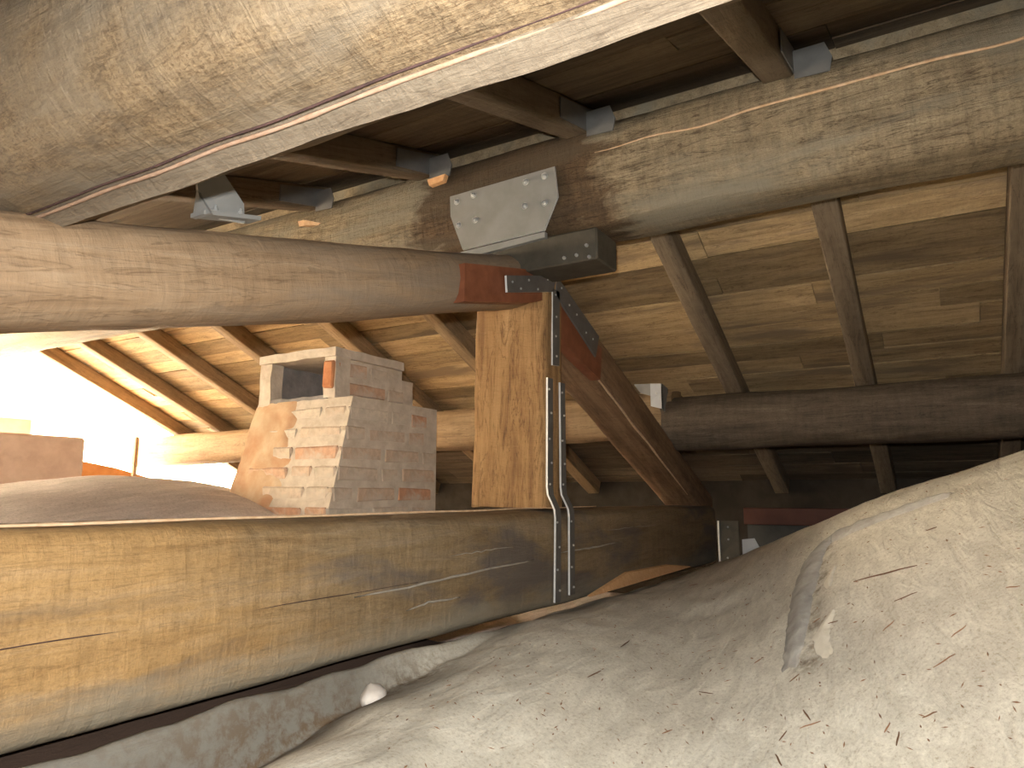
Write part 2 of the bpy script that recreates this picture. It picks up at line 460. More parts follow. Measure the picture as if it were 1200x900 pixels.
def ribbon(name, pts, width, thick, mat, parent=None, seed=0, taper=True):
    """A thin splinter or split that follows a line of points on a surface."""
    vs, fs = [], []
    k = 6
    n = len(pts)
    P = [W(*p) for p in pts]
    for i, p in enumerate(P):
        d = (P[min(i + 1, n - 1)] - P[max(i - 1, 0)]).normalized()
        up = Vector((0, 0, 1)); s = d.cross(up).normalized(); u = s.cross(d)
        f = math.sin(PI * (0.06 + 0.88 * i / (n - 1))) ** 0.6 if taper else 1
        f *= 1 + 0.35 * noise.noise(Vector((i * 0.9, seed, 3)))
        for j in range(k):
            a = 2 * PI * j / k
            vs.append(p + s * math.cos(a) * thick / 2 * f + u * math.sin(a) * width / 2 * f)
    for i in range(n - 1):
        for j in range(k):
            fs.append((i * k + j, i * k + (j + 1) % k, (i + 1) * k + (j + 1) % k, (i + 1) * k + j))
    fs.append(tuple(range(k))); fs.append(tuple(range((n - 1) * k, n * k)))
    return mesh_obj(name, vs, fs, mat, parent, True)

# ================================================================== STRUCTURE
# ------------------------------------------------------------------ near vault (the floor)
PH = [-75, -60, -30, -15, -4.7, 0.3, 5.7, 11.5, 15.9, 21.6, 27.5, 34, 42, 53, 65, 80]
EL = [.30, .25, .18, .11, .053, .02, -.013, -.06, -.094, -.124, -.150, -.192, -.262, -.36, -.45, -.55]
RR = [2.6, 2.6, 2.6, 2.7, 2.8, 2.85, 3.1, 3.7, 4.4, 3.45, 2.75, 2.3, 1.75, 1.3, 1.2, 1.1]
CC = [.30, .30, .30, .29, .29, .275, .2, .10, .052, .10, .18, .27, .36, .42, .4, .4]
def vault_height(x, y):
    r = np.hypot(x, y); ph = np.degrees(np.arctan2(y, x))
    acc = 0
    for d, w in ((-4, .15), (-2, .2), (0, .3), (2, .2), (4, .15)):
        e = np.interp(ph + d, PH, EL); R = np.interp(ph + d, PH, RR); c = np.interp(ph + d, PH, CC)
        acc = acc + w * (e * r - c * (r - R) ** 2)
    s = np.clip((r - 0.35) / 0.7, 0, 1); s = s * s * (3 - 2 * s)
    z = -0.5 * (1 - s) + acc * s
    # mortar bed under the tie beam, and the hollow in front of it
    lip = np.clip((y - 1.168) / 0.040, 0, 1); lip = lip * lip * (3 - 2 * lip)
    left = np.clip((2.05 - x) / 0.35, 0, 1)
    z = z * (1 - lip * left) + (-0.391) * lip * left
    edge = np.interp(x, [0.6, 0.95, 1.10, 1.30, 1.50, 1.73, 2.07, 2.48, 3.2], [0.83, 0.857, 0.894, 0.943, 0.987, 1.031, 1.08, 1.11, 1.13])
    st = np.clip((edge - y) / 0.035 + 0.5, 0, 1); z = z + 0.012 * np.clip((1.9 - x) / 0.5, 0, 1) * (st * st * (3 - 2 * st) - 1)
    ins = np.clip((y - 1.222) / 0.012, 0, 1) * np.clip((1.34 - y) / 0.03, 0, 1) * left
    z = z - ins * 0.2
    return z

def relief(x, y):
    q = Vector((x, y, 0))
    near_tie = min(1, max(0, (y - 0.85) / 0.3))
    return 0.012 * noise.noise(q * 2.3) + 0.005 * noise.noise(q * 7) * (1 + 1.3 * near_tie) + 0.0022 * noise.noise(q * 21)

BEAD = [(1.915, 0.357), (1.980, 0.358), (2.049, 0.360), (2.129, 0.365), (2.221, 0.371), (2.294, 0.372), (2.391, 0.373), (2.489, 0.370), (2.552, 0.352), (2.557, 0.315), (2.515, 0.255), (2.474, 0.178), (2.434, 0.101), (2.408, 0.038), (2.384, -0.016)]
BD = np.array(BEAD)
def build_floor():
    xs = np.concatenate([np.arange(-1.6, 0.4, 0.1), np.arange(0.4, 3.6, 0.022), np.arange(3.6, 5.5, 0.08)])
    ys = np.concatenate([np.arange(-2.4, -0.6, 0.06), np.arange(-0.6, 1.12, 0.022), np.arange(1.12, 1.26, 0.006), np.arange(1.26, 1.62, 0.03)])
    vs, dirt_and_shade = [], []
    for y in ys:
        for x in xs:
            z = float(vault_height(x, y))
            q = Vector((x, y, 0))
            z += relief(x, y)
            if y > 1.1: z = min(z, -0.388) if x < 2.0 else z
            vs.append((x, y, z + EYE))
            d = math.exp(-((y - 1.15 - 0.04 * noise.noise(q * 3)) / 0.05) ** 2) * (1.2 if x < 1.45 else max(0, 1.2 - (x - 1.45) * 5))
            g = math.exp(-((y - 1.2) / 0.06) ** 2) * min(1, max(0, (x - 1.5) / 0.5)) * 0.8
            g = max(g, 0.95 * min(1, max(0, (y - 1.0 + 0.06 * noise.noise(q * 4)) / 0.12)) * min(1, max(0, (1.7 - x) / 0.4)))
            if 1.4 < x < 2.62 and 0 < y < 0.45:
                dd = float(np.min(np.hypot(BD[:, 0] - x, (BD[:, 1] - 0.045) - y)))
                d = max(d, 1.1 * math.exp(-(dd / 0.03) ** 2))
            dirt_and_shade.append((0.8 * d, g, 1.0 if y > 1.226 and x < 2.1 else 0, 1))
    nx, ny = len(xs), len(ys)
    fs = [(j * nx + i, j * nx + i + 1, (j + 1) * nx + i + 1, (j + 1) * nx + i) for j in range(ny - 1) for i in range(nx - 1)]
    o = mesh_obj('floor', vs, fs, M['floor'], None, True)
    ca = o.data.color_attributes.new('dirt_and_shade', 'FLOAT_COLOR', 'POINT')
    ca.data.foreach_set('color', [c for d in dirt_and_shade for c in d])
    return structure(o)
floor = build_floor()

def build_far_floor():
    vs = []
    xs = np.arange(-2.0, 5.6, 0.06); ys = np.arange(1.5, 6.2, 0.06)
    for y in ys:
        for x in xs:
            z = 0.085 - 0.17 * (x - 2.05) ** 2 - 0.20 * (y - 3.4) ** 2 - (0.03 * (x - 2.05) if x > 2.05 else 0)
            q = Vector((x, y, 4))
            z = max(z, -0.75) + 0.014 * noise.noise(q * 2) + 0.005 * noise.noise(q * 6)
            vs.append((x, y, z + EYE))
    nx, ny = len(xs), len(ys)
    fs = [(j * nx + i, j * nx + i + 1, (j + 1) * nx + i + 1, (j + 1) * nx + i) for j in range(ny - 1) for i in range(nx - 1)]
    return structure(mesh_obj('floor', vs, fs, M['hump'], None, True))
build_far_floor()

# raised bead of grey mortar lying along the vault
# (built after the floor so that it can follow its surface)
def on_floor(x, y, up=0.0): return (x, y, float(vault_height(x, y)) + relief(x, y) + up)
def bead(pts, w, h, name, mat, seed=1):
    vs, fs = [], []
    P = []
    for i in range(len(pts) - 1):                      # resample
        for k in range(8):
            t = k / 8
            P.append((pts[i][0] * (1 - t) + pts[i + 1][0] * t, pts[i][1] * (1 - t) + pts[i + 1][1] * t))
    P.append(pts[-1]); n = len(P); K = 9
    for i, (x, y) in enumerate(P):
        a, b = P[max(i - 2, 0)], P[min(i + 2, n - 1)]
        d = Vector((b[0] - a[0], b[1] - a[1])).normalized(); s = Vector((-d.y, d.x))
        f = math.sin(PI * (0.05 + 0.9 * i / (n - 1))) ** 0.4
        for j in range(K):
            u = -1 + 2 * j / (K - 1)
            ww = w * f * (1 + 0.3 * noise.noise(Vector((i * 0.3, seed, 0))))
            px, py = x + s.x * u * ww, y + s.y * u * ww
            hz = h * f * math.sqrt(max(0, 1 - u * u)) * (1 + 0.4 * noise.noise(Vector((px * 25, py * 25, seed)))) - 0.006 * abs(u)
            vs.append(W(px, py, float(vault_height(px, py)) + relief(px, py) + 0.001 + hz))
    for i in range(n - 1):
        for j in range(K - 1):
            a = i * K + j
            fs.append((a, a + 1, a + K + 1, a + K))
    return mesh_obj(name, vs, fs, mat, floor, True)
bead(BEAD, 0.042, 0.016, 'mortar_bead', M['ridge_mortar'])

# ------------------------------------------------------------------ ceiling: boarded roof slopes
random.seed(7)
def far_z(x): return 1.27 - 0.45 * (x - 2.5)              # underside of the far rafters
def near_z(x): return 1.325 + 0.29 * (x - 2.27)           # underside of the near rafters
RAFT_H, RAFT_W = 0.105, 0.095
YS_FAR = [-0.33, 0.31, 0.97, 1.68, 2.40, 3.14, 3.98, 4.72, 5.45, 6.05]
YS_NEAR = [0.36, 1.08, 1.80, 2.46]

def slope_boards(deck, top, bottom, y0, y1, rows, mat):
    """Rows of boards along y, laid on the back of the rafters; top/bottom are (x, z) of the board underside."""
    tx, tz = top; bx_, bz = bottom
    L = math.hypot(bx_ - tx, bz - tz)
    ux, uz = (bx_ - tx) / L, (bz - tz) / L
    nx, nz = (-uz, ux) if ux > 0 else (uz, -ux)           # outward (up)
    ws = [random.uniform(0.13, 0.2) for _ in range(rows)]
    k = L / sum(ws); ws = [w * k for w in ws]
    s = 0
    for w in ws:
        me = None
        y = y0 + random.choice([0, -0.4, -0.9])
        while y < y1:
            ln = random.choice([1.3, 1.95, 2.6])
            a, b = max(y, y0), min(y + ln, y1)
            if b - a > 0.1:
                th = 0.022
                gap = random.uniform(0.002, 0.006)
                lift = random.uniform(0, 0.008)
                h = (w - gap) / 2
                j = lambda q: random.uniform(-q, q)
                hl = (b - a - 0.003) / 2
                vs = []
                for xx in (-hl, 0, hl):
                    e0, e1 = -h + j(0.004), h + j(0.004)
                    cup = j(0.003)
                    vs += [(xx, e0, cup), (xx, e1, -cup), (xx, e1, th), (xx, e0, th)]
                fs = [(0, 1, 2, 3), (8, 11, 10, 9)]
                for q in (0, 4):
                    for c in range(4):
                        fs.append((q + c, q + 4 + c, q + 4 + (c + 1) % 4, q + (c + 1) % 4))
                cxx = tx + ux * (s + w / 2) + nx * lift
                czz = tz + uz * (s + w / 2) + nz * lift
                X = Vector((0, 1, 0)); Z = Vector((nx, 0, nz)); Yv = Z.cross(X)
                m = Matrix((X, Yv, Z)).transposed().to_4x4()
                m.translation = W(cxx, (a + b) / 2, czz)
                mesh_obj('plank', vs, fs, M['plank_shaded'] if cxx > 4.45 else mat, deck, False, m)  # boards below the far purlin take the dark copy as painted shade
            y += ln
        s += w

def deck(top, bottom, y0, y1, off):  # backing slab above the boards, added to stop light leaking through
    tx, tz = top; bx_, bz = bottom
    L = math.hypot(bx_ - tx, bz - tz); ux, uz = (bx_ - tx) / L, (bz - tz) / L
    nx, nz = (-uz, ux) if ux > 0 else (uz, -ux)
    vs = []
    for (x, z) in ((tx, tz), (bx_, bz)):
        for o in (off, off + 0.03):
            for y in (y0, y1): vs.append(W(x + nx * o, y, z + nz * o))
    fs = [(0, 1, 5, 4), (2, 6, 7, 3), (0, 4, 6, 2), (1, 3, 7, 5), (0, 2, 3, 1), (4, 5, 7, 6)]
    return structure(mesh_obj('ceiling', vs, fs, M['plank'], None))

cs = RAFT_H / math.cos(math.atan(0.45))
FT, FB = (2.50, far_z(2.50) + cs), (5.45, far_z(5.45) + cs)
far_deck = deck(FT, FB, -1.75, 6.14, 0.034)
slope_boards(far_deck, FT, FB, -1.75, 6.14, 21, M['plank'])
cs2 = RAFT_H / math.cos(math.atan(0.29))
NT, NB = (2.52, near_z(2.52) + cs2), (-1.3, near_z(-1.3) + cs2)
near_deck = deck(NT, NB, -1.75, 6.14, 0.034)
slope_boards(near_deck, NT, NB, -1.75, 6.14, 24, M['plank_shaded'])

structure(box('trim_1', (2.485, -1.75, 1.30), (2.515, 6.14, 1.56), M['ridge']))     # board added along the ridge to keep sky light out between the slopes

# walls closing the attic (mostly out of sight)
structure(box('wall_far', (5.36, -2.4, -1.2), (5.56, 6.14, 0.20), M['wall']))
structure(box('wall_right', (-1.6, -2.0, -1.2), (5.5, -1.75, 1.9), M['wall']))
structure(box('wall_left', (-1.65, -2.4, -1.2), (-1.42, 4.4, 0.36), M['wall']))
structure(box('wall_left', (-1.65, 4.4, -1.2), (-1.42, 6.14, -0.10), M['wall']))  # kept low: the opening above is added, out of view, for more daylight

structure(box('floor', (-1.65, -2.6, -1.5), (5.56, 6.2, -1.2), M['wall']))  # unseen slab added to stop light leaking in from below
structure(box('wall_back', (-1.65, 6.0, -1.2), (5.56, 6.2, -0.05), M['wall']))  # unseen sill wall added to block light from under the far floor
# ================================================================== TIMBERS
def irregular(kind, seed, a=0.05):
    return lambda t: (1 + a * noise.noise(Vector((t * 4, seed, 0))), 1 + a * noise.noise(Vector((t * 4, seed, 7))))

# ---- tie beam: spans the attic, its face towards us
def tie_section():
    return section_superellipse(0.36, 0.35, 7.0, 44)
tie = loft('tie_beam', W(-1.6, 1.43, -0.217), W(4.60, 1.43, -0.245), tie_section(), M['tie'], None,
           scale=lambda t: (1, 1 + 0.08 * max(0, (t - 0.5))), wobble=0.008, seg=110, seed=3, fq=1.3, ends=0.01)
tag(tie, 'thick golden brown horizontal tie beam crossing the lower left, above the dusty vault', 'beam')

# ---- king post
post = loft('king_post', W(2.478, 1.455, -0.048), W(2.478, 1.44, 0.845), section_superellipse(0.155, 0.33, 9, 40), M['post'], None,
            scale=lambda t: (1 + 0.04 * (1 - t), 1 + 0.03 * (1 - t)), wobble=0.005, seg=40, seed=5, fq=3, ends=0.008, up=(0, 1, 0))
tag(post, 'broad upright brown wooden post standing on the tie beam in the centre', 'post')

# ---- left principal rafter (rises from the left to the post head)
def lp(x): return 0.463 + 0.24 * (x - 0.85)
left_principal = loft('principal_rafter', W(-1.5, 1.435, lp(-1.5)), W(2.42, 1.435, lp(2.42)), section_superellipse(0.25, 0.215, 2.6, 32), M['rafter_main'], None,
                      scale=lambda t: (1.04 - 0.06 * t, 1.05 - 0.08 * t), bend=lambda t: (0, 0.012 * math.sin(t * 7)), wobble=0.007, seg=70, seed=8, fq=1.6)
tag(left_principal, 'rounded light brown log rising from the left edge to the post head', 'beam')

# ---- right principal rafter (falls to the far end of the tie beam)
def rp(x): return 0.765 - 0.405 * (x - 2.6)
right_principal = loft('principal_rafter', W(2.50, 1.41, rp(2.50)), W(4.70, 1.41, rp(4.70)), section_superellipse(0.23, 0.20, 5, 32), M['rafter_dark'], None,
                       scale=lambda t: (1, 1.05 - 0.1 * t), wobble=0.006, seg=44, seed=11, fq=1.8)
tag(right_principal, 'dark sloping timber falling from the post head to the right end of the tie beam', 'beam')

# ---- ridge beam
ridge = loft('ridge_beam', W(2.44, -1.7, 1.18), W(2.44, 6.3, 1.18), section_superellipse(0.335, 0.405, 3.2, 40), M['ridge_main'], None,
             scale=irregular('r', 2, 0.05), wobble=0.010, seg=150, seed=14, fq=1.4, ends=0.01)
tag(ridge, 'great grey-brown ridge beam running from the top right corner over the post', 'beam')

# ---- near purlin, right above the camera
def near_section():
    cx_, cz_, R = 0.615, 0.672, 0.182
    pts = []
    for i in range(34):                                   # round back and the hewn side, from below-left clockwise
        a = math.radians(-92 - i * (360 - 40) / 33)
        pts.append((R * math.cos(a), R * math.sin(a)))
    pts.append((0.031, -0.1995))                          # lower lip of the hewn edge
    return pts, cx_, cz_
sec, ncx, ncz = near_section()
# local y is world -x .. the sweep runs along +y, so local y = -x and local z = z
near_purlin = loft('purlin', W(ncx, -1.7, ncz), W(ncx, 2.4, ncz), [(-a, b) for (a, b) in sec][::-1], M['purlin_near'], None,
                   wobble=0.008, seg=200, seed=21, fq=2.4, ends=0.01)
near_purlin.data.materials.append(M['soffit'])
for i in range(200): near_purlin.data.polygons[i * len(sec) + len(sec) - 1].material_index = 1
n = 90
SP = [(ncx - 0.006 + 0.184 * math.cos(math.radians(-92)), -1.0 + 3.3 * i / (n - 1), ncz + 0.182 * math.sin(math.radians(-92)) + 0.003 * noise.noise(Vector((i * 0.25, 2, 0)))) for i in range(n)]
ribbon('crack', [(x - 0.003 + 0.003 * noise.noise(Vector((y * 5, 1, 1))), y, z - 0.001) for (x, y, z) in SP], 0.0035, 0.004, M['crack'], near_purlin, 3, False)
o = ribbon('torn_edge', [(x + 0.010 + 0.003 * noise.noise(Vector((y * 5, 1, 1))), y, z - 0.003) for (x, y, z) in SP], 0.006, 0.007, M['torn'], near_purlin, 4, False)
o['label'] = 'pale pinkish torn wood edge'
tag(near_purlin, 'huge close-up tan purlin filling the top left corner', 'beam')

# ---- far purlins, meeting above the right principal
pr = loft('purlin', W(4.08, -1.7, 0.412), W(4.08, 1.36, 0.405), section_superellipse(0.285, 0.30, 3.0, 30), M['purlin'], None,
          scale=irregular('r', 5, 0.05), wobble=0.008, seg=60, seed=25, fq=1.7, ends=0.02)
tag(pr, 'dark straight purlin on the right, under the lower roof boards', 'beam')
pl = loft('purlin', W(4.10, 1.30, 0.47), W(4.02, 6.4, 0.385), section_superellipse(0.27, 0.27, 3.0, 30), M['purlin_pale'], None,
          scale=irregular('r', 6, 0.06), wobble=0.010, seg=90, seed=28, fq=1.7, ends=0.02)
tag(pl, 'pale sunlit purlin behind the chimney and the post, its end free at left', 'beam')

# ---- common rafters
FAR_LABEL = {
 0: 'dark far-slope rafter at the right frame edge', 1: 'dark far-slope rafter in the middle of the boards at right',
 2: 'dark far-slope rafter running down just right of the post head', 3: 'dark far-slope rafter passing behind the post and right principal',
 4: 'far-slope rafter showing between the chimney top and the post', 5: 'sunlit far-slope rafter passing right behind the chimney top',
 6: 'sunlit far-slope rafter just left of the chimney top', 7: 'sunlit far-slope rafter third from the open left end', 
 8: 'sunlit far-slope rafter second from the open left end',
 9: 'outermost far-slope rafter against the white sky at left'}
for i, y in enumerate(YS_FAR):
    x0, x1 = 2.56, 5.32
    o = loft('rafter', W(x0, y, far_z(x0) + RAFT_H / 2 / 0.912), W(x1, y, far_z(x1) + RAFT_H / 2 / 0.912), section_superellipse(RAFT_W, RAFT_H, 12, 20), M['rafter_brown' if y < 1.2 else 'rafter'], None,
             wobble=0.003, seg=24, seed=40 + i, fq=1.5)
    tag(o, FAR_LABEL[i], 'rafter', 'common rafters of the far slope')
NEAR_LABEL = ['brown near-slope rafter ending on the ridge at the top edge of the photo',
              'near-slope rafter landing on the ridge above the large bolted plate', 'near-slope rafter landing on the ridge just left of the large bolted plate',
              'near-slope rafter landing on the ridge nearest the left log']
for i, y in enumerate(YS_NEAR):
    x0, x1 = 2.36, -1.2
    o = loft('rafter', W(x0, y, near_z(x0) + RAFT_H / 2), W(x1, y, near_z(x1) + RAFT_H / 2), section_superellipse(RAFT_W, RAFT_H, 12, 20), M['rafter_shaded'], None,
             wobble=0.003, seg=24, seed=60 + i, fq=1.5)
    tag(o, NEAR_LABEL[i], 'rafter', 'common rafters of the near slope')

# ================================================================== DETAIL OF THE TIMBERS
random.seed(11)
def wav(x, s, a): return a * noise.noise(Vector((x * 3.0, s, 0)))

# near purlin: pale chamfered soffit below a long split
def purlin_pt(y, ang_deg, lift=0.0):
    a = math.radians(ang_deg)
    return (ncx + (0.182 + lift) * math.cos(a), y, ncz + (0.182 + lift) * math.sin(a))

# stained, flat-hewn seats on the principals
def seat(pts, parent, name='hewn_seat'): return plate(name, pts, (0, 0.05, 0), M['stain'], parent)
st = seat([(1.87, 1.293, 0.752), (1.87, 1.293, 0.622), (2.30, 1.293, 0.718), (2.405, 1.293, 0.752), (2.405, 1.293, 0.872)], left_principal)
st['label'] = 'reddish brown stained hewn seat'
st = seat([(2.55, 1.288, 0.80), (2.55, 1.288, 0.635), (2.70, 1.288, 0.575), (2.94, 1.288, 0.51), (2.965, 1.288, 0.655)], right_principal)
st['label'] = 'reddish brown stained hewn seat'

# pale splits on the tie face
for s, (x0, x1, z0, z1, w) in enumerate([(1.35, 2.25, -0.245, -0.225, 0.012), (1.75, 2.1, -0.175, -0.17, 0.008), (2.45, 3.0, -0.215, -0.205, 0.012), (2.9, 3.5, -0.15, -0.145, 0.010), (1.55, 1.8, -0.30, -0.295, 0.010)]):
    n = 14
    ribbon('split', [(x0 + (x1 - x0) * i / (n - 1), 1.2485, z0 + (z1 - z0) * i / (n - 1) + wav(x0 + i * 0.05, s, 0.008) + 0.004 * noise.noise(Vector((i * 0.9, s, 2)))) for i in range(n)], w * (0.4 if s % 2 else 0.6), 0.004, M['scratch'], tie, s)
n = 30
ribbon('crack', [(0.1 + 1.5 * i / (n - 1), 1.25, -0.235 + wav(i * 0.05, 33, 0.008)) for i in range(n)], 0.0025, 0.006, M['crack'], tie, 9)
n = 60
ribbon('top_splinter', [(-0.4 + 3.2 * i / (n - 1), 1.256, -0.047 + wav(i * 0.06, 21, 0.004)) for i in range(n)], 0.006, 0.006, M['split'], tie, 12)

# pale torn fibre along the ridge
n = 40
ribbon('torn_fibre', [(2.270 + 0.003 * math.sin(i), 1.0 - 1.9 * i / (n - 1), 1.235 + wav(i * 0.06, 4, 0.02) + 0.02 * i / n) for i in range(n)], 0.010, 0.008, M['split'], ridge, 5)
# pale torn lower edge of the right principal
n = 26
ribbon('torn_edge', [(2.62 + 1.6 * i / (n - 1), 1.305, rp(2.62 + 1.6 * i / (n - 1)) - 0.098 / math.cos(0.385) + wav(i * 0.1, 8, 0.006)) for i in range(n)], 0.012, 0.012, M['split'], right_principal, 6)

# ================================================================== STEEL
# ---- large bolted plate on the ridge
gp = empty('gusset_plate', (2.262, 1.38, 1.09), 'large grey steel plate with eight bolts on the ridge beam above the post', 'plate')
plate('plate', [(2.262, 1.635, 1.20), (2.262, 1.157, 1.213), (2.262, 1.144, 1.092), (2.262, 1.202, 0.972), (2.262, 1.569, 0.962), (2.262, 1.631, 1.114)], (-0.008, 0, 0), M['steel'], gp, M['edge'])
bolts(gp, [(2.251, 1.60, 1.17), (2.251, 1.52, 1.18), (2.251, 1.28, 1.18), (2.251, 1.20, 1.185), (2.251, 1.59, 1.07), (2.251, 1.51, 1.075), (2.251, 1.285, 1.085), (2.251, 1.20, 1.08)], (-1, 0, 0), 0.009, 0.012, True)
# ---- corbel under the ridge on the post head
cb = empty('steel_corbel', (2.40, 1.3, 0.83), 'dark steel-clad bearing block under the ridge beam on top of the post', 'bracket')
box('block', (2.275, 1.0, 0.835), (2.46, 1.62, 0.955), M['steel_dark'], cb, 0.006)
plate('flange', [(2.255, 1.58, 0.955), (2.255, 1.20, 0.967), (2.255, 1.20, 0.945), (2.255, 1.58, 0.925)], (0.02, 0, 0), M['steel'], cb)
bolts(cb, [(2.272, 1.04, 0.89), (2.272, 1.08, 0.86), (2.272, 1.13, 0.858), (2.272, 1.03, 0.845)], (-1, 0, 0), 0.007, 0.008)

# ---- three-armed strap at the post head
tb = empty('three_armed_bracket', (2.48, 1.285, 0.8), 'grey three-armed steel bracket nailed to post head and both sloping timbers', 'bracket')
Y0 = 1.272
plate('left_arm', [(2.10, Y0, 0.768), (2.106, Y0, 0.708), (2.46, Y0, 0.797), (2.49, Y0, 0.872)], (0, 0.008, 0), M['strap'], tb, M['edge'])
plate('lower_arm', [(2.455, Y0, 0.81), (2.448, Y0, 0.50), (2.505, Y0, 0.505), (2.515, Y0, 0.81)], (0, 0.008, 0), M['strap'], tb, M['edge'])
plate('right_arm', [(2.49, Y0, 0.872), (2.485, Y0, 0.79), (2.86, Y0, 0.60), (2.90, Y0, 0.70)], (0, 0.008, 0), M['strap'], tb)
bolts(tb, [(2.14, Y0, 0.755), (2.20, Y0, 0.745), (2.26, Y0, 0.793), (2.33, Y0, 0.775), (2.41, Y0, 0.835),
           (2.478, Y0, 0.79), (2.482, Y0, 0.70), (2.476, Y0, 0.62), (2.48, Y0, 0.54),
           (2.53, Y0, 0.83), (2.60, Y0, 0.775), (2.67, Y0, 0.75), (2.76, Y0, 0.69), (2.83, Y0, 0.675)], (0, -1, 0), 0.005, 0.006, name='nail')

# ---- two stirrup straps, down the post and out over the tie beam
def strap(x, ztop, zbot, lean, label):
    e = empty('stirrup_strap', (x, 1.285, -0.03), label, 'strap', 'stirrup straps on the post')
    w, th = 0.042, 0.008
    prof = [(ztop, 1.271), (0.03, 1.270), (0.0, 1.266), (-0.03, 1.250), (-0.055, 1.238), (-0.085, 1.235), (zbot, 1.237)]
    vs, fs = [], []
    for i, (z, y) in enumerate(prof):
        xx = x + lean * (ztop - z) / (ztop - zbot)
        for (a, b) in ((0, 0), (w, 0), (w, th), (0, th)):
            vs.append(W(xx + a, y + b, z))
    k = len(prof)
    mi = []
    for i in range(k - 1):
        for c in range(4):
            fs.append((i * 4 + c, i * 4 + (c + 1) % 4, i * 4 + 4 + (c + 1) % 4, i * 4 + 4 + c)); mi.append(0 if c % 2 == 0 else 1)
    fs += [(3, 2, 1, 0), tuple(range(4 * k - 4, 4 * k))]; mi += [1, 1]
    o = mesh_obj('band', vs, fs, M['strap'], e)
    o.data.materials.append(M['edge'])
    for p, q in zip(o.data.polygons, mi): p.material_index = q
    bm = bmesh.new(); bm.from_mesh(o.data); bmesh.ops.recalc_face_normals(bm, faces=bm.faces[:]); bm.to_mesh(o.data); bm.free()
    N = []
    for j, z in enumerate((0.40, 0.31, 0.21, 0.12, 0.04)): N.append((x + 0.012 + 0.016 * (j % 2) + lean * 0.3, 1.269, z))
    for j, z in enumerate((-0.10, -0.19, -0.27, -0.345)): N.append((x + 0.012 + 0.016 * (j % 2) + lean * 0.8, 1.235, z))
    bolts(e, N, (0, -1, 0), 0.0045, 0.006, name='nail')
strap(2.405, 0.445, -0.385, -0.02, 'left one of two long steel straps cranked from the post onto the tie beam')
strap(2.51, 0.44, -0.372, -0.005, 'right one of two long steel straps cranked from the post onto the tie beam')

# ---- bracket that holds the near purlin on the left log
b1 = empty('purlin_bracket', (0.98, 1.33, 0.60), 'galvanised angle bracket standing on the left log behind the close-up purlin', 'bracket')
plate('upright', [(0.93, 1.34, 0.60), (0.905, 1.34, 0.74), (0.955, 1.34, 0.74), (1.04, 1.34, 0.665), (1.045, 1.34, 0.62)], (0, 0.007, 0), M['steel'], b1, M['edge'])
plate('foot', [(0.92, 1.315, 0.594), (1.07, 1.315, 0.631), (1.07, 1.36, 0.631), (0.92, 1.36, 0.594)], (0, 0, 0.010), M['steel'], b1, M['steel'])
plate('back_leg', [(0.925, 1.30, 0.595), (0.925, 1.36, 0.595), (0.92, 1.345, 0.66), (0.92, 1.335, 0.64)], (0.008, 0, 0), M['steel'], b1)
bolts(b1, [(0.955, 1.325, 0.618), (1.02, 1.325, 0.632)], (0, 0, 1), 0.006, 0.010, True)

# ---- angle brackets where near rafters land on the ridge
for i, (y, label) in enumerate([(0.36, 'thin bright bracket at the rafter end under the top edge of the photo'), (1.08, 'grey angle bracket at the rafter end above the large bolted plate'),
                                (1.80, 'grey angle bracket at the rafter end left of the large bolted plate'), (2.46, 'grey angle bracket at the rafter end nearest the left log')]):
    ys = y - RAFT_W / 2
    e = empty('rafter_bracket', (2.26, ys, 1.33), label, 'bracket', 'angle brackets at the rafter ends')
    zb = near_z(2.2)
    plate('side_leg', [(2.05, ys - 0.003, near_z(2.05) + 0.015), (2.05, ys - 0.003, near_z(2.05) + 0.09), (2.30, ys - 0.003, near_z(2.3) + 0.09), (2.30, ys - 0.003, near_z(2.3) + 0.0)], (0, -0.004, 0), M['steel_dim'], e)
    plate('foot_leg', [(2.262, ys - 0.007, 1.395), (2.262, ys - 0.007, 1.30), (2.262, ys - 0.11, 1.295), (2.262, ys - 0.12, 1.34), (2.262, ys - 0.10, 1.395)], (-0.004, 0, 0), M['steel_dim'], e)

# ---- bracket where the far purlins meet over the right principal
b2 = empty('purlin_shoe', (3.9, 1.40, 0.5), 'pale galvanised bracket at the purlin end above the right sloping timber', 'bracket')
plate('front', [(3.90, 1.40, 0.63), (3.90, 1.33, 0.625), (3.90, 1.33, 0.48), (3.90, 1.40, 0.50)], (0.006, 0, 0), M['white_metal'], b2)
plate('side', [(3.90, 1.33, 0.625), (4.0, 1.33, 0.61), (4.0, 1.33, 0.45), (3.90, 1.33, 0.48)], (0, 0.006, 0), M['steel'], b2)
plate('wing', [(3.90, 1.40, 0.63), (3.90, 1.50, 0.635), (3.90, 1.46, 0.58), (3.90, 1.40, 0.56)], (0.006, 0, 0), M['steel'], b2)
bolts(b2, [(3.897, 1.365, 0.57)], (-1, 0, 0), 0.007, 0.006)

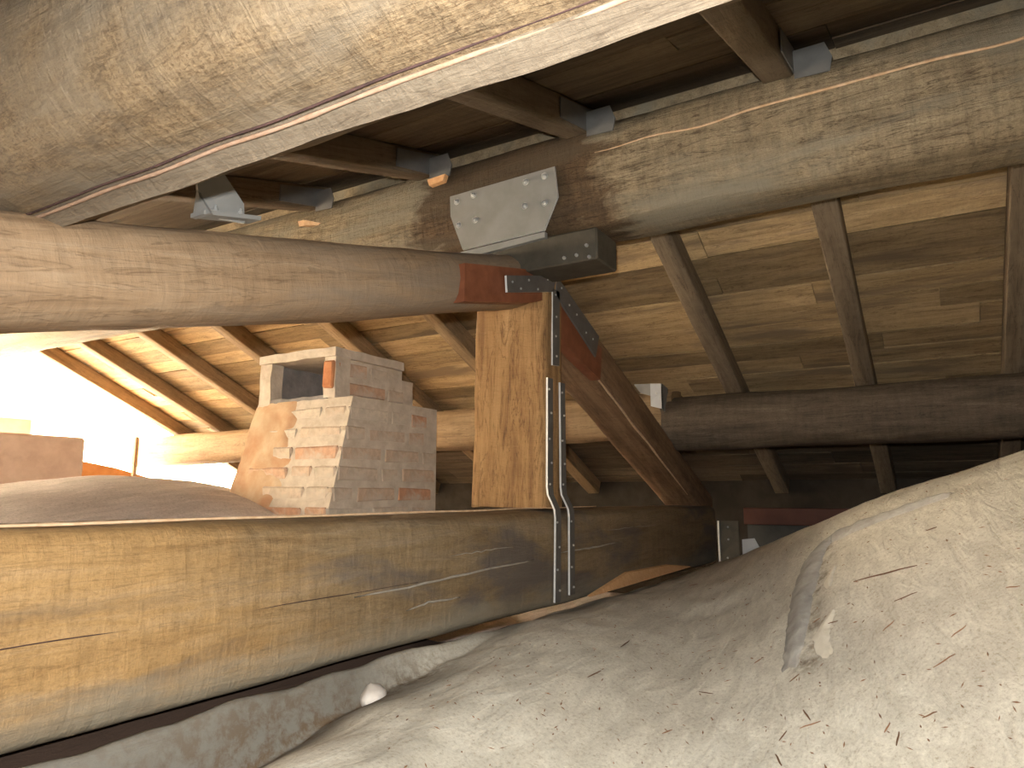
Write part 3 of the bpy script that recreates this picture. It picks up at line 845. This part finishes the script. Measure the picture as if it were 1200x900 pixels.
# ---- eave: red steel beam, plate, pale gusset, grey board
rb = empty('red_beam', (5.0, 0.4, -0.15), 'dull red painted beam behind the vault crown at right', 'beam')
box('web', (5.0, -0.6, -0.195), (5.08, 1.17, -0.085), M['red_paint'], rb, 0.004)
sp_ = empty('splice_plate', (4.9, 1.25, -0.3), 'dark upright steel plate at the far end of the tie beam', 'plate')
plate('plate', [(4.9, 1.31, -0.17), (4.9, 1.315, -0.50), (4.9, 1.185, -0.50), (4.9, 1.18, -0.17)], (0.008, 0, 0), M['steel_dark'], sp_)
plate('edge_strip', [(4.89, 1.318, -0.17), (4.89, 1.318, -0.50), (4.89, 1.306, -0.50), (4.89, 1.306, -0.17)], (0.01, 0, 0), M['edge'], sp_)
bolts(sp_, [(4.895, 1.25, -0.21), (4.895, 1.25, -0.29), (4.895, 1.26, -0.41)], (-1, 0, 0), 0.007, 0.006)
gs = tag(plate('gusset', [(4.93, 1.17, -0.29), (4.93, 1.17, -0.5), (4.93, 0.98, -0.5), (4.93, 1.09, -0.28)], (0.006, 0, 0), M['white_metal']), 'small pale sheet-metal gusset beside the dark plate under the red beam', 'gusset')
gb = tag(box('backing_board', (5.1, -0.4, -0.6), (5.13, 1.17, -0.20), M['greyboard']), 'grey board below the red beam, mostly hidden by the vault', 'board')

# ================================================================== CHIMNEY
random.seed(5)
ch = empty('chimney', (2.55, 2.5, -0.3), 'squat tapering old brick chimney stack with an open flue mouth, left of the post', 'chimney')
ZB, ZT = -0.30, 0.43
def left_x(z): return 2.33 - 0.12 * (ZT - z) / (ZT + 0.08) - (0.05 * max(0, (0.1 - z)) if z < 0.1 else 0)
body_pts = []
vs = []
NZ = 14
for i in range(NZ + 1):
    z = ZB + (ZT - ZB) * i / NZ
    xl = left_x(z); xr = 2.945
    yb = 2.86 - 0.05 * i / NZ
    for (x, y) in ((xl, 2.2), (xr, 2.2), (xr, yb), (xl - 0.0, yb)): vs.append(W(x, y, z))
fs = [(3, 2, 1, 0), tuple(range(NZ * 4, NZ * 4 + 4))]
for i in range(NZ):
    for c in range(4):
        fs.append((i * 4 + c, i * 4 + (c + 1) % 4, i * 4 + 4 + (c + 1) % 4, i * 4 + 4 + c))
body = mesh_obj('body', vs, fs, M['mortar'], ch)
body['label'] = 'rough mortar core'

def rough_box(name, lo, hi, mat, parent, amp=0.006):
    o = box(name, lo, hi, mat, parent)
    bm = bmesh.new(); bm.from_mesh(o.data)
    for _ in range(3): bmesh.ops.subdivide_edges(bm, edges=[e for e in bm.edges if e.calc_length() > 0.03], cuts=1, use_grid_fill=True)
    c = o.matrix_world.translation
    for v in bm.verts:
        q = (v.co + c) * 14
        v.co += Vector((noise.noise(q), noise.noise(q + Vector((9, 0, 0))), noise.noise(q + Vector((0, 9, 0))))) * amp
    bm.to_mesh(o.data); bm.free()
    return o

def rough_brick(l, h, d, seed):
    bm = bmesh.new()
    bmesh.ops.create_cube(bm, size=1)
    bmesh.ops.scale(bm, vec=(l, d, h), verts=bm.verts)
    bmesh.ops.bevel(bm, geom=bm.edges[:], offset=min(l, h) * 0.12, segments=1, affect='EDGES')
    for v in bm.verts:
        v.co += Vector((noise.noise(v.co * 30 + Vector((seed, 0, 0))), noise.noise(v.co * 30 + Vector((0, seed, 0))) * .6, noise.noise(v.co * 30 + Vector((0, 0, seed))))) * 0.008
    me = bpy.data.meshes.new('brick'); bm.to_mesh(me); bm.free()
    me.materials.append(M['brick'])
    return me
BL, BS, BH = 0.255, 0.125, 0.064
LONG = [rough_brick(BL, BH, 0.05, s) for s in range(3)]
SHORT = [rough_brick(BS, BH, 0.05, 10 + s) for s in range(3)]
def course(p, d, length, parent, first, face_off, tilt=0.0):
    """One course of bricks from p along unit vector d."""
    s = 0.0; k = first
    out = Vector((d.y, -d.x, 0))
    while s < length - 0.05:
        long_ = (k % 3 != 0)
        l = BL if long_ else BS
        if s + l > length + 0.01: l, long_ = BS, False
        if s + l > length + 0.02: break
        me = random.choice(LONG if long_ else SHORT)
        c = p + d * (s + l / 2) - out * (0.025 - face_off - random.uniform(-0.002, 0.003))
        m = Matrix((d, -out, Vector((0, 0, 1)))).transposed().to_4x4()
        m = Matrix.Translation(c) @ Matrix.Rotation(random.uniform(-0.02, 0.02), 4, out) @ m
        link('brick', me, parent, m)
        s += l + 0.022
        k += 1
Xd = Vector((1, 0, 0)); Yn = Vector((0, -1, 0))
z = -0.12; r = 0
while z < 0.38:
    xl = left_x(z + 0.03)
    course(W(xl + 0.004, 2.2, z + 0.035), Xd, 2.945 - xl - 0.004, body, r * 2 + 1, 0.002)
    # left (sloping) face: bricks from the near arris back; the rear part is plastered over
    xo = left_x(z + 0.03)
    ln = 0.42 if r % 2 else 0.55
    course(W(xo, 2.205 + ln, z + 0.035), Yn, ln, body, r, 0.003)
    z += 0.0885; r += 1
# rough plaster coat over the rear of the sloping face
vs, fs = [], []
NA, NB_ = 26, 30
for i in range(NA + 1):
    for j in range(NB_ + 1):
        u, v = j / NB_, i / NA
        z = -0.16 + 0.59 * v
        ya = 2.52 + 0.09 * noise.noise(Vector((z * 9, 4, 0))) + 0.02 * noise.noise(Vector((z * 30, 4, 0)))
        yb = 2.862 - 0.05 * (z + 0.3) / 0.73
        y = ya + (yb - ya) * u
        x = left_x(z) - 0.009 * math.sin(PI * min(1, u * 6) / 2) * (1 if v < 0.98 else 0.2) + 0.006 + 0.009 * noise.noise(Vector((y * 8, z * 8, 2))) + 0.004 * noise.noise(Vector((y * 30, z * 30, 2)))
        vs.append(W(x - 0.004, y, z))
for i in range(NA):
    for j in range(NB_):
        a = i * (NB_ + 1) + j
        fs.append((a, a + NB_ + 1, a + NB_ + 2, a + 1))
o = mesh_obj('plaster_coat', vs, fs, M['plaster'], body, True)
# cap with the flue mouth in its left face
lintel = rough_box('cap_slab', (2.315, 2.30, 0.62), (2.80, 2.80, 0.66), M['mortar'], ch)
bk = rough_box('cap_wall', (2.40, 2.325, 0.42), (2.815, 2.36, 0.625), M['mortar'], ch)
rough_box('cap_wall', (2.70, 2.36, 0.42), (2.80, 2.80, 0.625), M['flue_grey'], ch)
rough_box('cap_wall', (2.35, 2.75, 0.42), (2.70, 2.80, 0.625), M['flue_grey'], ch)
rough_box('cap_wall', (2.815, 2.33, 0.42), (2.91, 2.70, 0.575), M['mortar'], ch)
rough_box('flue_floor', (2.33, 2.36, 0.425), (2.70, 2.75, 0.445), M['flue_grey'], ch)
near_pier = rough_box('pier', (2.325, 2.305, 0.43), (2.42, 2.375, 0.625), M['mortar'], ch)
far_pier = rough_box('pier', (2.325, 2.725, 0.43), (2.40, 2.80, 0.625), M['mortar'], ch)
RB = rough_brick(BS, BH, 0.05, 31)
RB.materials[0] = M['brick_red']
m = Matrix.Translation(W(2.335, 2.34, 0.535)) @ Matrix.Rotation(PI / 2, 4, 'Z') @ Matrix.Rotation(PI / 2, 4, 'Y')
link('brick', RB, near_pier, m)['label'] = 'bare orange-red upright brick'
course(W(2.43, 2.325, 0.485), Xd, 0.39, bk, 1, 0.003)
course(W(2.43, 2.325, 0.573), Xd, 0.39, bk, 0, 0.003)

# ================================================================== BACKGROUND AT LEFT, AGAINST THE SKY
lw = empty('parapet_wall', (2.5, 5.65, -0.2), 'low grey-pink masonry wall against the white sky at the left edge', 'wall')
box('masonry', (1.2, 5.5, -0.6), (3.0, 5.8, 0.425), M['masonry'], lw, 0.02)
s = tag(box('chimney_stub', (2.0, 6.2, 0.3), (2.97, 6.6, 0.62), M['masonry'], None, 0.03), 'dim squared masonry block on top of the low wall at the left edge', 'block')
tw = empty('terracotta_wall', (3.2, 5.9, -0.2), 'orange brick wall stub lit by daylight beside the grey-pink wall', 'wall')
plate('masonry', [(3.02, 5.85, -0.4), (3.85, 5.85, -0.4), (3.85, 5.85, 0.12), (3.45, 5.85, 0.22), (3.02, 5.85, 0.29)], (0, 0.2, 0), M['terracotta'], tw)
pb = tag(box('prop_batten', (3.46, 5.62, -0.3), (3.49, 5.65, 0.47), M['split'], None, 0.002), 'thin pale upright batten below the free end of the sunlit purlin', 'batten')

# ================================================================== LOOSE BITS
def chip(pts, th, label, mat='chip', name='wood_chip'):
    return tag(plate(name, pts, th, M[mat]), label, 'wood chip')
chip([(2.262, 1.74, 1.29), (2.262, 1.65, 1.295), (2.262, 1.66, 1.268), (2.262, 1.73, 1.262)], (-0.025, 0, 0), 'small orange wood wedge under the rafter end left of the bolted plate')
chip([(1.22, 1.36, 0.688), (1.28, 1.36, 0.70), (1.27, 1.36, 0.69), (1.225, 1.36, 0.675)], (0, -0.02, 0), 'small orange wood chip lying on top of the left log')
chip([on_floor(2.60, 1.20, 0.03), on_floor(3.9, 1.20, 0.025), on_floor(3.6, 1.225, 0.075), on_floor(3.05, 1.225, 0.085)], (0, 0.012, 0.004), 'long orange wood offcut lying at the foot of the tie beam right of the straps', 'chip', 'wood_offcut')

def pebble(name, x, y, sx, sy, sz, label, mat, rot=0.0):
    bm = bmesh.new()
    bmesh.ops.create_icosphere(bm, subdivisions=3, radius=1)
    for v in bm.verts:
        v.co *= 1 + 0.18 * noise.noise(v.co * 1.7 + Vector((x * 9, y * 7, 0)))
        v.co = Vector((v.co.x * sx, v.co.y * sy, v.co.z * sz))
    me = bpy.data.meshes.new(name); bm.to_mesh(me); bm.free()
    me.materials.append(M[mat])
    for p in me.polygons: p.use_smooth = True
    o = link(name, me, None, Matrix.Translation(W(*on_floor(x, y, sz * 0.3))) @ Matrix.Rotation(rot, 4, 'Z'))
    return tag(o, label, 'stone')
pebble('mortar_lump', 1.335, 1.165, 0.045, 0.03, 0.028, 'rounded pale mortar lump in the hollow under the tie beam', 'stone', 0.6)

bead([(1.90, 0.262), (1.95, 0.285), (2.00, 0.292), (2.06, 0.270)], 0.026, 0.005, 'mortar_patch', M['patch'], 5)
bead([(2.19, 0.292), (2.24, 0.300), (2.30, 0.288)], 0.016, 0.005, 'mortar_patch', M['patch'], 8)
# splinters scattered over the vault: one by one the larger ones, the chaff as litter
random.seed(3)
def splinter_mesh(l, w, seed):
    vs, fs = [], []
    n = 5
    for i in range(n):
        t = i / (n - 1)
        f = 0.35 + 0.65 * math.sin(PI * (0.1 + 0.8 * t))
        y = 0.06 * l * noise.noise(Vector((t * 2, seed, 0)))
        for (a, b) in ((-1, 0), (0, -0.6), (1, 0), (0, 0.8)):
            vs.append((l * (t - 0.5), y + a * w / 2 * f, b * w / 2 * f))
    for i in range(n - 1):
        for c in range(4): fs.append((i * 4 + c, i * 4 + (c + 1) % 4, i * 4 + 4 + (c + 1) % 4, i * 4 + 4 + c))
    fs += [(3, 2, 1, 0), tuple(range(4 * n - 4, 4 * n))]
    me = bpy.data.meshes.new('wood_splinter'); me.from_pydata(vs, [], fs); me.update()
    me.materials.append(M['twig'])
    return me
def floor_matrix(x, y, ang, up):
    e = 0.03
    z0 = vault_height(x, y)
    n = Vector((-(vault_height(x + e, y) - vault_height(x - e, y)) / (2 * e), -(vault_height(x, y + e) - vault_height(x, y - e)) / (2 * e), 1)).normalized()
    d = Vector((math.cos(ang), math.sin(ang), 0)); d = (d - n * d.dot(n)).normalized()
    m = Matrix((d, n.cross(d), n)).transposed().to_4x4()
    # the undulation of the mesh surface
    dz = relief(x, y)
    m.translation = W(x, y, float(z0) + dz + up)
    return m
SPLINTERS = [
 ((1.882, 0.145), (1.900, 0.120), 'short dark splinter right of the foot of the grey mortar bead'),
 ((1.772, 0.011), (1.792, -0.017), 'upper of two slanting splinters in the middle of the right-hand vault slope'),
 ((1.715, 0.046), (1.736, 0.007), 'long lower splinter of two slanting in the middle of the right-hand vault slope'),
 ((1.584, 0.116), (1.609, 0.106), 'stubby brown splinter close to the bottom edge, the lower of a pair at right'),
 ((1.622, 0.136), (1.639, 0.124), 'stubby brown splinter close to the bottom edge, the upper of a pair at right'),
 ((1.698, 0.301), (1.708, 0.262), 'reddish slanting splinter low on the vault below the grey mortar bead'),
 ((1.751, 0.299), (1.716, 0.286), 'upright-lying splinter just above the reddish slanting one below the mortar bead'),
 ((1.674, 0.341), (1.700, 0.329), 'short splinter just left of and below the reddish slanting one'),
 ((1.884, 0.570), (1.877, 0.536), 'small level splinter alone left of the grey mortar bead foot'),
 ((1.639, 0.583), (1.668, 0.573), 'small splinter near the bottom edge in the middle of the photo'),
 ((2.007, 0.830), (2.075, 0.834), 'tiny splinter on the vault to the right of the strap ends'),
 ((1.719, 0.800), (1.782, 0.797), 'tiny splinter on the vault below the strap ends'),
 ((2.055, 0.320), (2.062, 0.300), 'left one of two brown chips beside the grey mortar bead'),
 ((2.013, 0.277), (2.008, 0.252), 'right one of two brown chips beside the grey mortar bead'),
 ((2.975, 0.926), (2.984, 0.896), 'far splinter lying near the crown of the vault left of the mortar bead'),
 ((2.000, 0.459), (2.012, 0.441), 'faint small splinter just left of the foot of the mortar bead'),
 ((1.629, 0.338), (1.599, 0.325), 'splinter cut by the bottom edge of the photo below the mortar bead'),
 ((1.615, 0.068), (1.623, 0.044), 'pale tan splinter in the lower right part of the vault'),
 ((1.842, -0.095), (1.836, -0.117), 'brown splinter at the right edge of the photo on the vault slope'),
 ((2.207, 0.050), (2.204, 0.024), 'splinter high on the vault near the skyline, right of the bead'),
 ((1.956, 0.121), (1.959, 0.072), 'pale yellowish splinter right of the middle of the mortar bead'),
 ((2.116, 0.224), (2.063, 0.071), 'longest brown splinter, a thin lath lying right of the mortar bead'),
 ((1.864, 0.349), (1.880, 0.328), 'light brown splinter just under the lower end of the mortar bead')]
for i, (a, b, label) in enumerate(SPLINTERS):
    x, y = (a[0] + b[0]) / 2, (a[1] + b[1]) / 2
    l = math.hypot(b[0] - a[0], b[1] - a[1])
    me = splinter_mesh(max(l * 1.15, 0.022), 0.0042 if l < 0.09 else 0.006, i)
    o = link('wood_splinter', me, None, floor_matrix(x, y, math.atan2(b[1] - a[1], b[0] - a[0]), 0.003))
    tag(o, label, 'splinter', 'wood splinters on the vault')
vs, fs = [], []
for i in range(700):
    ph = math.radians(random.uniform(-6, 40)); r = random.uniform(1.1, 3.0)
    x, y = r * math.cos(ph), r * math.sin(ph)
    if y > 1.05: continue
    m = floor_matrix(x, y, random.gauss(0.5, 0.8), 0.001)
    l, w = random.uniform(0.006, 0.022), random.uniform(0.0012, 0.0022)
    b0 = len(vs)
    for (a, b, c) in ((-1, 0, 0), (0, -1, 0), (1, 0, 0), (0, 1, 0), (0, 0, 1)):
        vs.append(m @ Vector((a * l / 2, b * w, c * w)))
    fs += [(b0, b0 + 1, b0 + 4), (b0 + 1, b0 + 2, b0 + 4), (b0 + 2, b0 + 3, b0 + 4), (b0 + 3, b0, b0 + 4)]
lit = mesh_obj('straw_litter', vs, fs, M['twig'])
tag(lit, 'fine brown chaff and straw strewn over the cream vault mortar', 'litter'); lit['kind'] = 'stuff'
